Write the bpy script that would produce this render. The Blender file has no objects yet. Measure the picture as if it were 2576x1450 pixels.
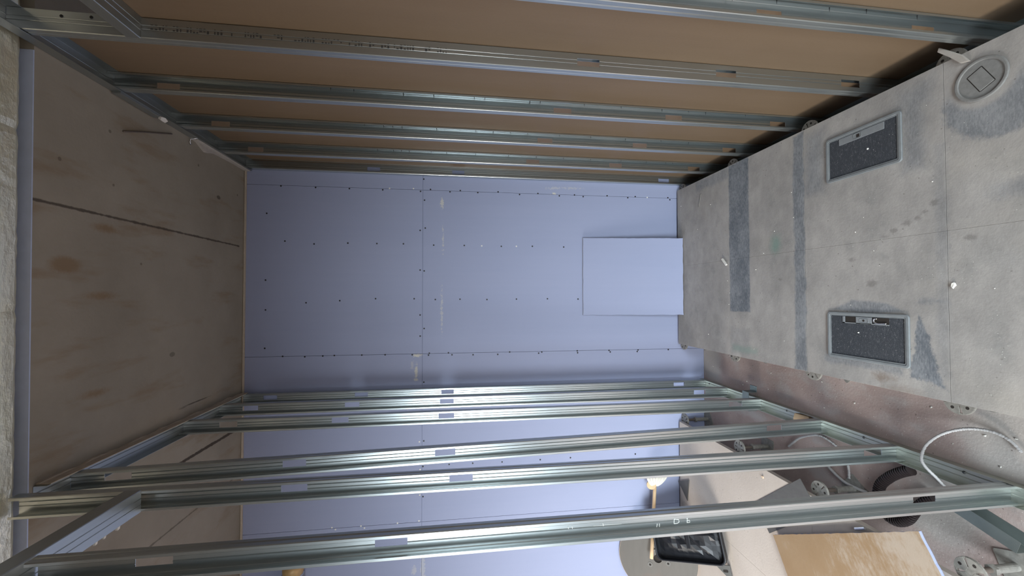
import bpy, math, random
from mathutils import Vector, Matrix
random.seed(7)
C = bpy.context.scene.collection
sc = bpy.context.scene

# ------------------------------------------------------------------ camera
# The phone was held on its side: the picture's left is up in the room.
CAM_H = 1.9616
FPX = 1008.76
R_ = Vector((0.99978811, 0.02055851, 0.0))
pitch, yaw, roll = 0.134133089, -0.0205602627, -0.00167648594
def cam_axes():
    cp, sp, cy, sy, cr, sr = math.cos(pitch), math.sin(pitch), math.cos(yaw), math.sin(yaw), math.cos(roll), math.sin(roll)
    A = Matrix(((1, 0, 0), (0, 0, 1), (0, 1, 0)))
    Ry = Matrix(((cy, 0, sy), (0, 1, 0), (-sy, 0, cy)))
    Rp = Matrix(((1, 0, 0), (0, cp, sp), (0, -sp, cp)))
    Rr = Matrix(((cr, -sr, 0), (sr, cr, 0), (0, 0, 1)))
    return Rr @ Rp @ Ry @ A                      # rows: right, up, forward
M = cam_axes()
r_, u_, f_ = Vector(M[0]), Vector(M[1]), Vector(M[2])
cam_data = bpy.data.cameras.new('camera')
cam = bpy.data.objects.new('camera', cam_data)
C.objects.link(cam)
mw = Matrix(((-u_.x, r_.x, -f_.x, 0), (-u_.y, r_.y, -f_.y, 0), (-u_.z, r_.z, -f_.z, CAM_H), (0, 0, 0, 1)))
cam.matrix_world = mw
cam_data.sensor_fit = 'HORIZONTAL'
cam_data.sensor_width = 36.0
cam_data.lens = FPX * 36.0 / 2576.0
cam_data.clip_start = 0.02
sc.camera = cam

# ------------------------------------------------------------------ world: an overcast sky over a dull ground
world = bpy.data.worlds.new('overcast_sky')
sc.world = world
world.use_nodes = True
wn = world.node_tree
wn.nodes.clear()
wo = wn.nodes.new('ShaderNodeOutputWorld')
wb = wn.nodes.new('ShaderNodeBackground')
wt = wn.nodes.new('ShaderNodeTexCoord')
ws = wn.nodes.new('ShaderNodeSeparateXYZ')
wr = wn.nodes.new('ShaderNodeValToRGB')
wm = wn.nodes.new('ShaderNodeMapRange')
wm.inputs['From Min'].default_value = -1.0
wm.inputs['From Max'].default_value = 1.0
cr = wr.color_ramp
cr.elements[0].position = 0.0
cr.elements[0].color = (0.10, 0.095, 0.085, 1)
cr.elements[1].position = 1.0
cr.elements[1].color = (0.92, 0.97, 1.0, 1)
e = cr.elements.new(0.485); e.color = (0.16, 0.15, 0.135, 1)
e = cr.elements.new(0.52); e.color = (0.95, 0.98, 1.0, 1)
wn.links.new(wt.outputs['Generated'], ws.inputs[0])
wn.links.new(ws.outputs['Z'], wm.inputs['Value'])
wn.links.new(wm.outputs[0], wr.inputs[0])
wn.links.new(wr.outputs[0], wb.inputs['Color'])
wb.inputs['Strength'].default_value = 1.2
wn.links.new(wb.outputs[0], wo.inputs[0])

# ------------------------------------------------------------------ daylight through the window openings
def window_light(name, loc, rot, sx, sy, power, color=(0.93, 0.97, 1.0), spread=180):
    l = bpy.data.lights.new(name, 'AREA')
    l.shape = 'RECTANGLE'; l.size = sx; l.size_y = sy
    l.energy = power; l.color = color; l.spread = math.radians(spread)
    o = bpy.data.objects.new(name, l); C.objects.link(o)
    o.location = loc; o.rotation_euler = rot
    return o
PI = math.pi
FRONT_Y = -2.9
LEFT_X = -4.6
DOWN = math.radians(33)          # skylight comes in from above the horizon
window_light('daylight_front_left', (-2.2, FRONT_Y + 0.03, 1.85), (PI / 2 - DOWN, 0, 0), 2.4, 1.2, 150, (0.83, 0.93, 1.0), 100)
window_light('daylight_front_right', (1.75, FRONT_Y + 0.03, 1.85), (PI / 2 - DOWN, 0, 0), 2.6, 1.2, 105, (0.83, 0.93, 1.0), 100)
window_light('daylight_left', (LEFT_X + 0.03, 0.9, 1.85), (PI / 2 - DOWN, 0, -PI / 2), 2.2, 1.2, 105, (1.0, 0.945, 0.87), 110)

sc.view_settings.view_transform = 'Standard'
sc.view_settings.look = 'None'
sc.view_settings.gamma = 1.0
sc.view_settings.use_curve_mapping = False
sc.view_settings.exposure = -0.1

# ================================================================== helpers
def tag(o, label, cat=None, group=None, kind=None):
    o['label'] = label
    if cat: o['category'] = cat
    if group: o['group'] = group
    if kind: o['kind'] = kind
    return o

class MB:
    def __init__(self): self.v = []; self.f = []
    def add(self, vs, fs):
        n = len(self.v); self.v += [tuple(p) for p in vs]; self.f += [tuple(i + n for i in q) for q in fs]
        return self
    def box(self, a, b, mat=None):
        x0, y0, z0 = a; x1, y1, z1 = b
        vs = [(x0, y0, z0), (x1, y0, z0), (x1, y1, z0), (x0, y1, z0), (x0, y0, z1), (x1, y0, z1), (x1, y1, z1), (x0, y1, z1)]
        if mat is not None: vs = [mat @ Vector(p) for p in vs]
        return self.add(vs, [(0, 3, 2, 1), (4, 5, 6, 7), (0, 1, 5, 4), (1, 2, 6, 5), (2, 3, 7, 6), (3, 0, 4, 7)])
    def prism(self, pts, z0, z1, mat=None):
        n = len(pts)
        vs = [(p[0], p[1], z0) for p in pts] + [(p[0], p[1], z1) for p in pts]
        if mat is not None: vs = [mat @ Vector(p) for p in vs]
        fs = [tuple(range(n - 1, -1, -1)), tuple(range(n, 2 * n))] + [(i, (i + 1) % n, n + (i + 1) % n, n + i) for i in range(n)]
        return self.add(vs, fs)
    def ring(self, outer, inner, z0, z1, mat=None):
        n = len(outer)
        vs = []
        for z in (z0, z1):
            vs += [(p[0], p[1], z) for p in outer] + [(p[0], p[1], z) for p in inner]
        if mat is not None: vs = [mat @ Vector(p) for p in vs]
        fs = []
        for i in range(n):
            j = (i + 1) % n
            fs += [(i, n + i, n + j, j), (2 * n + i, 2 * n + j, 3 * n + j, 3 * n + i), (i, j, 2 * n + j, 2 * n + i), (n + i, 3 * n + i, 3 * n + j, n + j)]
        return self.add(vs, fs)
    def cyl(self, p0, p1, r0, r1=None, n=20):
        r1 = r0 if r1 is None else r1
        p0, p1 = Vector(p0), Vector(p1)
        d = (p1 - p0).normalized()
        a = d.orthogonal().normalized(); b = d.cross(a)
        vs = []
        for p, r in ((p0, r0), (p1, r1)):
            for k in range(n):
                t = 2 * PI * k / n
                vs.append(p + (a * math.cos(t) + b * math.sin(t)) * r)
        fs = [tuple(range(n - 1, -1, -1)), tuple(range(n, 2 * n))] + [(k, (k + 1) % n, n + (k + 1) % n, n + k) for k in range(n)]
        return self.add(vs, fs)
    def tube(self, pts, radius, n=10, cap=True):
        """radius: number or function of the distance along the path"""
        P = [Vector(p) for p in pts]
        vs = []; prev = None; s = 0.0
        for i, p in enumerate(P):
            if i: s += (p - P[i - 1]).length
            d = (P[min(i + 1, len(P) - 1)] - P[max(i - 1, 0)]).normalized()
            if prev is None: a = d.orthogonal().normalized()
            else: a = (prev - d * prev.dot(d)).normalized()
            prev = a; b = d.cross(a)
            r = radius(s) if callable(radius) else radius
            for k in range(n):
                t = 2 * PI * k / n
                vs.append(p + (a * math.cos(t) + b * math.sin(t)) * r)
        fs = []
        for i in range(len(P) - 1):
            for k in range(n):
                fs.append((i * n + k, i * n + (k + 1) % n, (i + 1) * n + (k + 1) % n, (i + 1) * n + k))
        if cap:
            fs += [tuple(range(n - 1, -1, -1)), tuple((len(P) - 1) * n + k for k in range(n))]
        return self.add(vs, fs)
    def build(self, name, mat, parent=None, smooth=False, bevel=0, solid=0, local=None):
        me = bpy.data.meshes.new(name)
        vs = self.v
        if local is not None: vs = [tuple(Vector(p) - Vector(local)) for p in vs]
        me.from_pydata(vs, [], self.f); me.update()
        o = bpy.data.objects.new(name, me); C.objects.link(o)
        if mat: me.materials.append(mat)
        if smooth:
            for p in me.polygons: p.use_smooth = True
        if solid:
            m = o.modifiers.new('thickness', 'SOLIDIFY'); m.thickness = solid; m.offset = 0
        if bevel:
            m = o.modifiers.new('bevel', 'BEVEL'); m.width = bevel; m.segments = 2; m.limit_method = 'ANGLE'
        if local is not None: o.location = local
        if parent: o.parent = parent
        return o

def empty(name, loc=(0, 0, 0), rot=(0, 0, 0)):
    o = bpy.data.objects.new(name, None); C.objects.link(o)
    o.location = loc; o.rotation_euler = rot; o.empty_display_size = 0.05
    return o
def copy_tree(o, parent=None):
    c = o.copy(); C.objects.link(c)
    if parent: c.parent = parent
    for ch in list(o.children): copy_tree(ch, c)
    return c
def spline(pts, step=0.006):
    P = [Vector(p) for p in pts]; out = []
    for i in range(len(P) - 1):
        p0, p1, p2, p3 = P[max(i - 1, 0)], P[i], P[i + 1], P[min(i + 2, len(P) - 1)]
        n = max(2, int((p2 - p1).length / step))
        for k in range(n):
            t = k / n
            out.append(0.5 * ((2 * p1) + (p2 - p0) * t + (2 * p0 - 5 * p1 + 4 * p2 - p3) * t * t + (3 * p1 - p0 - 3 * p2 + p3) * t ** 3))
    out.append(P[-1]); return out
def circle(cx, cy, r, n=32, a0=0.0):
    return [(cx + r * math.cos(a0 + 2 * PI * k / n), cy + r * math.sin(a0 + 2 * PI * k / n)) for k in range(n)]
def rrect(x0, x1, y0, y1, r, n=5):
    out = []
    for cx, cy, a in ((x1 - r, y1 - r, 0), (x0 + r, y1 - r, PI / 2), (x0 + r, y0 + r, PI), (x1 - r, y0 + r, 1.5 * PI)):
        for k in range(n + 1):
            t = a + PI / 2 * k / n
            out.append((cx + r * math.cos(t), cy + r * math.sin(t)))
    return out

# ================================================================== materials
class NT:
    def __init__(self, name):
        self.m = bpy.data.materials.new(name); self.m.use_nodes = True
        self.t = self.m.node_tree; self.t.nodes.clear()
        self.out = self.t.nodes.new('ShaderNodeOutputMaterial')
        self.p = self.t.nodes.new('ShaderNodeBsdfPrincipled')
        self.t.links.new(self.p.outputs[0], self.out.inputs[0])
        self._pos = None
    def n(self, typ, **kw):
        nd = self.t.nodes.new(typ)
        for k, v in kw.items(): setattr(nd, k, v)
        return nd
    def put(self, sock, v):
        if hasattr(v, 'links'): self.t.links.new(v, sock)
        elif v is not None:
            sock.default_value = v
    def math(self, op, a, b=None, c=None, clamp=False):
        nd = self.n('ShaderNodeMath', operation=op); nd.use_clamp = clamp
        self.put(nd.inputs[0], a)
        if b is not None: self.put(nd.inputs[1], b)
        if c is not None: self.put(nd.inputs[2], c)
        return nd.outputs[0]
    def pos(self):
        if self._pos is None: self._pos = self.n('ShaderNodeNewGeometry').outputs['Position']
        return self._pos
    def obj(self): return self.n('ShaderNodeTexCoord').outputs['Object']
    def scale(self, vec, s):
        nd = self.n('ShaderNodeMapping'); self.t.links.new(vec, nd.inputs['Vector']); nd.inputs['Scale'].default_value = s
        return nd.outputs[0]
    def noise(self, vec, scale=5, detail=4, rough=0.6):
        nd = self.n('ShaderNodeTexNoise'); self.t.links.new(vec, nd.inputs['Vector'])
        nd.inputs['Scale'].default_value = scale; nd.inputs['Detail'].default_value = detail; nd.inputs['Roughness'].default_value = rough
        return nd.outputs['Fac']
    def voronoi(self, vec, scale):
        nd = self.n('ShaderNodeTexVoronoi'); self.t.links.new(vec, nd.inputs['Vector']); nd.inputs['Scale'].default_value = scale
        return nd
    def ramp(self, fac, stops):
        nd = self.n('ShaderNodeValToRGB'); self.put(nd.inputs[0], fac)
        el = nd.color_ramp.elements
        while len(el) > 1: el.remove(el[-1])
        el[0].position = stops[0][0]; el[0].color = (*stops[0][1], 1) if not isinstance(stops[0][1], float) else (stops[0][1],) * 3 + (1,)
        for p, c in stops[1:]:
            k = el.new(p); k.color = (*c, 1) if not isinstance(c, float) else (c, c, c, 1)
        return nd.outputs[0]
    def mix(self, fac, a, b, mode='MIX'):
        nd = self.n('ShaderNodeMix', data_type='RGBA', blend_type=mode)
        self.put(nd.inputs[0], fac)
        for s, v in ((nd.inputs[6], a), (nd.inputs[7], b)):
            if isinstance(v, tuple): s.default_value = (*v, 1)
            else: self.t.links.new(v, s)
        return nd.outputs[2]
    def smooth(self, v, a, b):
        nd = self.n('ShaderNodeMapRange', interpolation_type='SMOOTHSTEP')
        self.put(nd.inputs['Value'], v); nd.inputs['From Min'].default_value = a; nd.inputs['From Max'].default_value = b
        return nd.outputs[0]
    def bump(self, h, strength=0.2, dist=0.01):
        nd = self.n('ShaderNodeBump'); self.put(nd.inputs['Height'], h)
        nd.inputs['Strength'].default_value = strength; nd.inputs['Distance'].default_value = dist
        self.t.links.new(nd.outputs[0], self.p.inputs['Normal'])
    def xyz(self, vec):
        nd = self.n('ShaderNodeSeparateXYZ'); self.t.links.new(vec, nd.inputs[0]); return nd.outputs
    def rect(self, u, v, a, b, c, d, soft=0.01, wob=None):
        """soft-edged rectangle mask a<u<b, c<v<d ; wob = noise added to the edges"""
        uu = self.math('ABSOLUTE', self.math('SUBTRACT', u, (a + b) / 2))
        vv = self.math('ABSOLUTE', self.math('SUBTRACT', v, (c + d) / 2))
        du = self.math('SUBTRACT', uu, (b - a) / 2); dv = self.math('SUBTRACT', vv, (d - c) / 2)
        mx = self.math('MAXIMUM', du, dv)
        if wob is not None: mx = self.math('ADD', mx, wob)
        return self.smooth(mx, soft, -soft)
    def half(self, u, v, poly, soft=0.01, wob=None):
        """convex polygon mask (points counter-clockwise)"""
        mx = None
        for i in range(len(poly)):
            (x0, y0), (x1, y1) = poly[i], poly[(i + 1) % len(poly)]
            L = math.hypot(x1 - x0, y1 - y0); nx, ny = (y1 - y0) / L, -(x1 - x0) / L
            d = self.math('ADD', self.math('MULTIPLY_ADD', u, nx, -(nx * x0 + ny * y0)), self.math('MULTIPLY', v, ny))
            mx = d if mx is None else self.math('MAXIMUM', mx, d)
        if wob is not None: mx = self.math('ADD', mx, wob)
        return self.smooth(mx, soft, -soft)
    def disc(self, u, v, cx, cy, rx, ry=None, soft=0.01, wob=None):
        ry = ry or rx
        a = self.math('DIVIDE', self.math('SUBTRACT', u, cx), rx); b = self.math('DIVIDE', self.math('SUBTRACT', v, cy), ry)
        d = self.math('SQRT', self.math('ADD', self.math('MULTIPLY', a, a), self.math('MULTIPLY', b, b)))
        d = self.math('MULTIPLY', self.math('SUBTRACT', d, 1.0), min(rx, ry))
        if wob is not None: d = self.math('ADD', d, wob)
        return self.smooth(d, soft, -soft)
    def set(self, color=None, rough=None, metal=None, spec=None):
        if color is not None:
            s = self.p.inputs['Base Color']
            if isinstance(color, tuple): s.default_value = (*color, 1)
            else: self.t.links.new(color, s)
        if rough is not None: self.put(self.p.inputs['Roughness'], rough)
        if metal is not None: self.put(self.p.inputs['Metallic'], metal)
        if spec is not None: self.put(self.p.inputs['Specular IOR Level'], spec)
        return self

def plain(name, col, rough=0.6, metal=0.0, var=0.15, scale=30, bump=0.1):
    t = NT(name); v = t.obj()
    n = t.noise(v, scale, 5)
    t.set(t.mix(n, tuple(c * (1 - var) for c in col), tuple(min(1, c * (1 + var)) for c in col)), rough, metal)
    if bump: t.bump(n, bump, 0.002)
    return t.m

# galvanised steel, faint rolled streaks along its length
def make_galv(name, axis, base=(0.53, 0.575, 0.58), rough=0.30):
    t = NT(name)
    s = {'z': (60, 60, 1.2), 'y': (60, 1.2, 60)}[axis]
    p = t.pos()
    st = t.noise(t.scale(p, s), 1.0, 2)
    sp = t.noise(t.scale(p, tuple(k * .12 if k > 2 else k * .5 for k in s)), 6, 3)
    dirt = t.noise(t.scale(p, (4, 4, 1.3)), 2.0, 5)
    col = t.mix(st, tuple(c * 0.93 for c in base), tuple(min(1, c * 1.06) for c in base))
    chalk = t.smooth(dirt, 0.60, 0.74)
    col = t.mix(t.math('MULTIPLY', chalk, 0.2), col, (0.60, 0.60, 0.57))
    rg = t.math('ADD', t.math('MULTIPLY_ADD', sp, 0.04, rough - 0.02), t.math('MULTIPLY', chalk, 0.06))
    t.set(col, rg, 0.92)
    return t.m
GALV = make_galv('galvanised_steel_upright', 'z')
GALVY = make_galv('galvanised_steel_track', 'y', (0.42, 0.45, 0.45), 0.38)
GALVF = make_galv('galvanised_steel_dusty_track', 'y', (0.52, 0.53, 0.47), 0.44)

# purple-grey moisture board face
def make_purple():
    t = NT('purple_board_face'); p = t.pos(); x, y, z = t.xyz(p)
    n = t.noise(t.scale(p, (1.0, 1.0, 0.5)), 1.6, 3)
    st = t.noise(t.scale(p, (14, 1, 0.5)), 2.0, 3)
    g = t.noise(p, 160, 3)
    v = t.math('ADD', t.math('ADD', t.math('MULTIPLY', n, 0.45), t.math('MULTIPLY', st, 0.3)), t.math('MULTIPLY', g, 0.25))
    col = t.mix(v, (0.315, 0.362, 0.535), (0.405, 0.442, 0.615))
    w1 = t.math('MULTIPLY', t.math('SUBTRACT', t.noise(p, 60, 3), 0.5), 0.05)
    # chalk scuffs and torn paper next to the board joints
    sc_ = None
    for cx, cz, rx, rz, k in ((0.690, 2.079, 0.030, 0.012, 0.8), (0.43, 2.070, 0.05, 0.004, 0.6), (-0.10, 2.080, 0.10, 0.006, 0.5), (-0.432, 2.253, 0.010, 0.024, 1.0),
                              (-0.562, 2.262, 0.055, 0.010, 0.9), (-0.50, 2.29, 0.03, 0.01, 0.35), (0.789, 1.225, 0.007, 0.018, 1.0), (0.83, 1.22, 0.008, 0.05, 0.4), (0.835, 1.10, 0.008, 0.06, 0.35),
                              (-1.95, 2.21, 0.16, 0.014, 0.4), (-1.98, 2.27, 0.03, 0.016, 0.4), (-0.85, 2.32, 0.05, 0.006, 0.3)):
        m = t.math('MULTIPLY', t.disc(x, z, cx, cz, rx, rz, 0.004, w1), k)
        sc_ = m if sc_ is None else t.math('MAXIMUM', sc_, m)
    col = t.mix(sc_, col, (0.66, 0.65, 0.60))
    t.set(col, 0.72, 0.0, 0.35)
    t.bump(g, 0.06, 0.001)
    return t.m
PURPLE = make_purple()
CORE = plain('gypsum_core', (0.62, 0.60, 0.54), 0.9)

def make_brown():
    t = NT('brown_board_backing'); p = t.pos()
    st = t.noise(t.scale(p, (1, 16, 0.8)), 2.0, 4)
    n = t.noise(t.scale(p, (1, 2.0, 0.8)), 1.3, 3)
    g = t.noise(p, 120, 3)
    v = t.math('ADD', t.math('ADD', t.math('MULTIPLY', st, 0.25), t.math('MULTIPLY', n, 0.5)), t.math('MULTIPLY', g, 0.25))
    t.set(t.mix(v, (0.140, 0.093, 0.054), (0.222, 0.160, 0.105)), 0.50, 0.0, 0.45)
    t.bump(g, 0.05, 0.001)
    return t.m
BROWN = make_brown()

def make_ceiling():
    t = NT('stained_concrete_soffit'); p = t.pos(); x, y, z = t.xyz(p)
    n = t.noise(p, 2.2, 6, 0.65)
    fine = t.noise(p, 70, 4)
    rust = t.noise(t.scale(p, (3.2, 0.8, 1)), 2.6, 6)
    col = t.mix(n, (0.215, 0.190, 0.150), (0.380, 0.345, 0.285))
    col = t.mix(t.math('MULTIPLY', t.smooth(rust, 0.52, 0.72), 0.5), col, (0.20, 0.130, 0.065))
    spots = t.voronoi(p, 5.5).outputs['Distance']
    wob = t.math('MULTIPLY', t.math('SUBTRACT', fine, 0.5), 0.02)
    col = t.mix(t.math('MULTIPLY', t.smooth(t.math('ADD', spots, wob), 0.05, 0.03), 0.6), col, (0.09, 0.07, 0.05))
    # formwork joints
    jw = t.math('MULTIPLY', t.math('SUBTRACT', t.noise(p, 30, 3), 0.5), 0.012)
    j = None
    for xx, y0, y1, w, k in ((0.340, 1.55, 2.93, 0.005, 0.85), (-0.890, 1.55, 2.95, 0.009, 0.95), (-1.203, 1.55, 2.95, 0.004, 0.6)):
        m = t.math('MULTIPLY', t.rect(x, y, xx - w, xx + w, y0, y1, 0.003, jw), k)
        j = m if j is None else t.math('MAXIMUM', j, m)
    for cx, cy, rx, ry, k in ((-.595, 2.50, .0035, .11, .8), (.612, 2.686, .012, .018, .7), (-.60, 2.39, .003, .03, .5), (-.30, 2.30, .012, .02, .5)):
        j = t.math('MAXIMUM', j, t.math('MULTIPLY', t.disc(x, y, cx, cy, rx, ry, 0.002, t.math('MULTIPLY', jw, .3)), k))
    col = t.mix(j, col, (0.06, 0.048, 0.038))
    o_ = None
    for cx, cy, rx, ry in ((.286, 1.889, .016, .05), (.003, 1.877, .014, .06), (-.395, 1.858, .012, .05), (.12, 1.72, .03, .06)):
        q = t.disc(x, y, cx, cy, rx, ry, 0.012, wob)
        o_ = q if o_ is None else t.math('MAXIMUM', o_, q)
    col = t.mix(t.math('MULTIPLY', o_, 0.6), col, (0.20, 0.115, 0.045))
    t.set(col, 0.85, 0.0, 0.2)
    t.bump(t.math('ADD', n, t.math('MULTIPLY', fine, 0.3)), 0.25, 0.01)
    return t.m
CEIL = make_ceiling()

def make_slab():
    t = NT('dusty_pinkish_concrete'); p = t.pos(); x, y, z = t.xyz(p)
    n = t.noise(p, 3.2, 6, 0.62); n2 = t.noise(t.scale(p, (1, 0.6, 1)), 5.5, 5); fine = t.noise(p, 90, 4)
    col = t.mix(n, (0.225, 0.165, 0.158), (0.60, 0.480, 0.430))
    col = t.mix(t.math('MULTIPLY', t.smooth(n2, 0.48, 0.68), 0.7), col, (0.46, 0.43, 0.415))
    wob = t.math('MULTIPLY', t.math('SUBTRACT', n2, 0.5), 0.30)
    pale = t.math('MAXIMUM', t.disc(x, y, -0.52, 1.12, 0.22, 0.20, 0.08, wob), t.disc(x, y, -0.86, 1.40, 0.16, 0.12, 0.05, wob))
    pale = t.math('MAXIMUM', pale, t.disc(x, y, -0.50, 2.92, 0.14, 0.12, 0.05, wob))
    col = t.mix(t.math('MULTIPLY', pale, 0.8), col, (0.46, 0.44, 0.41))
    dk = t.disc(x, y, -1.02, 1.05, 0.12, 0.30, 0.08, wob)
    col = t.mix(t.math('MULTIPLY', dk, 0.6), col, (0.20, 0.155, 0.145))
    vor = t.voronoi(p, 85).outputs
    col = t.mix(t.math('MULTIPLY', t.smooth(vor['Distance'], 0.20, 0.10), t.smooth(fine, 0.48, 0.60)), col, (0.64, 0.61, 0.57))
    vd = t.voronoi(t.scale(p, (1.3, 1.1, 1)), 22).outputs
    col = t.mix(t.math('MULTIPLY', t.smooth(vd['Distance'], 0.09, 0.05), 0.7), col, (0.15, 0.12, 0.11))
    t.set(col, 0.9, 0.0, 0.2)
    t.bump(t.math('ADD', n, t.math('MULTIPLY', fine, 0.5)), 0.3, 0.008)
    return t.m
SLAB = make_slab()

def make_panel():
    """raised-floor panel face: pale dust with strips where tape kept it clean"""
    t = NT('dusty_floor_panel_face'); p = t.pos(); x, y, z = t.xyz(p)
    n = t.noise(p, 3.0, 6, 0.6); n2 = t.noise(p, 11, 5); fine = t.noise(p, 110, 4); big = t.noise(p, 1.3, 3)
    scr = t.noise(t.scale(p, (10, 34, 1)), 5, 4)
    n3 = t.noise(t.scale(p, (1.0, 1.6, 1)), 7, 6, 0.75)
    col = t.mix(t.math('MULTIPLY_ADD', n3, 1.1, t.math('MULTIPLY_ADD', n, 1.0, -0.55)), (0.220, 0.211, 0.203), (0.475, 0.450, 0.424))
    col = t.mix(t.math('MULTIPLY', t.smooth(n2, 0.52, 0.75), 0.5), col, (0.235, 0.235, 0.225))
    col = t.mix(t.math('MULTIPLY', t.smooth(big, 0.52, 0.68), 0.35), col, (0.40, 0.365, 0.315))
    w = t.math('MULTIPLY', t.math('SUBTRACT', n2, 0.5), 0.05)
    wf = t.math('ADD', w, t.math('MULTIPLY', t.math('SUBTRACT', fine, 0.5), 0.035))
    clean = None
    def addm(m, k=1.0):
        nonlocal clean
        m = t.math('MULTIPLY', m, k)
        clean = m if clean is None else t.math('MAXIMUM', clean, m)
    wt_ = t.math('MULTIPLY', wf, 0.35)
    addm(t.rect(x, y, -0.098, 0.835, 2.185, 2.362, 0.006, wt_), 1.0)
    addm(t.rect(x, y, -0.375, 0.83, 1.797, 1.862, 0.008, w), 0.85)
    addm(t.rect(x, y, 0.765, 0.835, 2.37, 2.72, 0.02, wf), 0.6)
    addm(t.rect(x, y, 0.50, 0.80, 1.69, 1.785, 0.04, wf), 0.6)
    addm(t.rect(x, y, 0.72, 0.80, 1.25, 1.36, 0.04, wf), 0.55)
    addm(t.rect(x, y, 0.48, 0.78, 1.27, 1.345, 0.03, wf), 0.55)
    addm(t.half(x, y, [(-0.060, 1.36), (-0.030, 1.42), (-0.020, 1.56), (-0.060, 1.65), (-0.080, 1.50)], 0.008, wt_), 0.75)
    addm(t.half(x, y, [(-0.083, 1.30), (-0.315, 1.335), (-0.335, 1.222), (-0.20, 1.262)], 0.008, wf), 0.95)
    addm(t.rect(x, y, -0.31, -0.272, 1.36, 1.70, 0.012, wf), 0.6)
    addm(t.rect(x, y, -0.03, -0.012, 1.205, 1.30, 0.012, wf), 0.5)
    addm(t.rect(x, y, -0.30, 0.55, 1.205, 1.24, 0.015, wf), 0.3)
    ringo = t.math('SUBTRACT', t.disc(x, y, 0.665, 1.06, 0.150, 0.150, 0.012, wf), t.disc(x, y, 0.715, 1.10, 0.085, 0.085, 0.012), clamp=True)
    addm(t.math('MULTIPLY', ringo, t.smooth(x, 0.74, 0.66)), 0.75)
    addm(t.disc(x, y, 0.34, 0.99, 0.03, 0.07, 0.02, wf), 0.5)
    addm(t.rect(x, y, 0.10, 0.22, 1.02, 1.16, 0.06, wf), 0.25)
    addm(t.rect(x, y, -0.36, -0.20, 2.19, 2.36, 0.02, wf), 0.25)
    tape = t.mix(t.smooth(t.math('MULTIPLY_ADD', n3, 0.5, t.math('MULTIPLY', scr, 0.5)), 0.36, 0.66), (0.095, 0.112, 0.135), (0.255, 0.272, 0.292))
    col = t.mix(t.math('MULTIPLY', clean, 0.9), col, tape)
    gr = t.disc(x, y, 0.285, 1.985, 0.045, 0.03, 0.03, wf)
    gr = t.math('MAXIMUM', t.math('MULTIPLY', gr, 0.6), t.math('MULTIPLY', t.rect(x, y, -0.345, -0.31, 2.13, 2.34, 0.02, wf), 0.4))
    col = t.mix(gr, col, (0.16, 0.28, 0.235))
    rs = t.disc(x, y, -0.335, 1.44, 0.018, 0.035, 0.015, wf)
    rs = t.math('MAXIMUM', rs, t.math('MULTIPLY', t.disc(x, y, -0.37, 1.36, 0.012, 0.06, 0.015, wf), 0.6))
    col = t.mix(t.math('MULTIPLY', rs, 0.7), col, (0.19, 0.145, 0.115))
    dots = None
    for cx, cy, r in ((.244, 1.424, .010), (.262, 1.385, .008), (.285, 1.335, .013), (.296, 1.300, .007), (.342, 1.243, .013), (.313, 1.272, .007), (.20, 1.14, .012), (.09, 1.96, .012), (.16, 1.56, .010), (.05, 1.47, .014)):
        q = t.disc(x, y, cx, cy, r * .8, r * 1.1, 0.006, t.math('MULTIPLY', wf, .7))
        dots = q if dots is None else t.math('MAXIMUM', dots, q)
    col = t.mix(t.math('MULTIPLY', dots, 0.42), col, (0.12, 0.11, 0.10))
    vs2 = t.voronoi(t.scale(p, (1.0, 1.5, 1)), 48).outputs['Distance']
    col = t.mix(t.math('MULTIPLY', t.math('MULTIPLY', t.smooth(vs2, 0.12, 0.06), t.smooth(n2, 0.54, 0.62)), 0.7), col, (0.13, 0.12, 0.11))
    vw = t.voronoi(p, 75).outputs['Distance']
    col = t.mix(t.math('MULTIPLY', t.smooth(vw, 0.13, 0.07), t.smooth(n2, 0.56, 0.64)), col, (0.60, 0.59, 0.56))
    vd = t.voronoi(t.scale(p, (1.2, 0.9, 1)), 26).outputs['Distance']
    col = t.mix(t.math('MULTIPLY', t.math('MULTIPLY', t.smooth(vd, 0.10, 0.05), t.smooth(n, 0.45, 0.55)), 0.8), col, (0.17, 0.155, 0.14))
    t.set(col, 0.82, 0.0, 0.25)
    t.bump(t.math('ADD', n2, fine), 0.16, 0.004)
    return t.m
PANEL = make_panel()

def make_panel_left():
    t = NT('sandy_floor_panel_face'); p = t.pos()
    n = t.noise(p, 3.5, 6); fine = t.noise(p, 100, 4); n2 = t.noise(p, 12, 4)
    scr = t.noise(t.scale(p, (3, 25, 1)), 6, 3)
    col = t.mix(n, (0.44, 0.385, 0.34), (0.59, 0.53, 0.475))
    col = t.mix(t.math('MULTIPLY', t.smooth(scr, 0.60, 0.75), 0.4), col, (0.36, 0.32, 0.29))
    vd = t.voronoi(p, 24).outputs['Distance']
    col = t.mix(t.math('MULTIPLY', t.smooth(vd, 0.10, 0.05), 0.6), col, (0.25, 0.22, 0.20))
    t.set(col, 0.85, 0.0, 0.2); t.bump(t.math('ADD', n2, fine), 0.15, 0.004)
    return t.m
PANEL_L = make_panel_left()
PANEL_EDGE = plain('panel_edge_strip', (0.10, 0.095, 0.09), 0.7)
FOIL = None
def make_foil():
    t = NT('crinkled_foil_facing'); p = t.pos()
    n = t.noise(t.scale(p, (1.5, 4, 4)), 6, 5, 0.6); n2 = t.noise(t.scale(p, (1, 6, 6)), 3, 4)
    t.set(t.mix(n2, (0.85, 0.77, 0.50), (0.97, 0.95, 0.80)), t.math('MULTIPLY_ADD', n, 0.22, 0.22), 0.70)
    t.bump(t.math('ADD', n, t.math('MULTIPLY', t.noise(p, 45, 3), 0.35)), 0.55, 0.016)
    return t.m
FOIL = make_foil()

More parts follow.
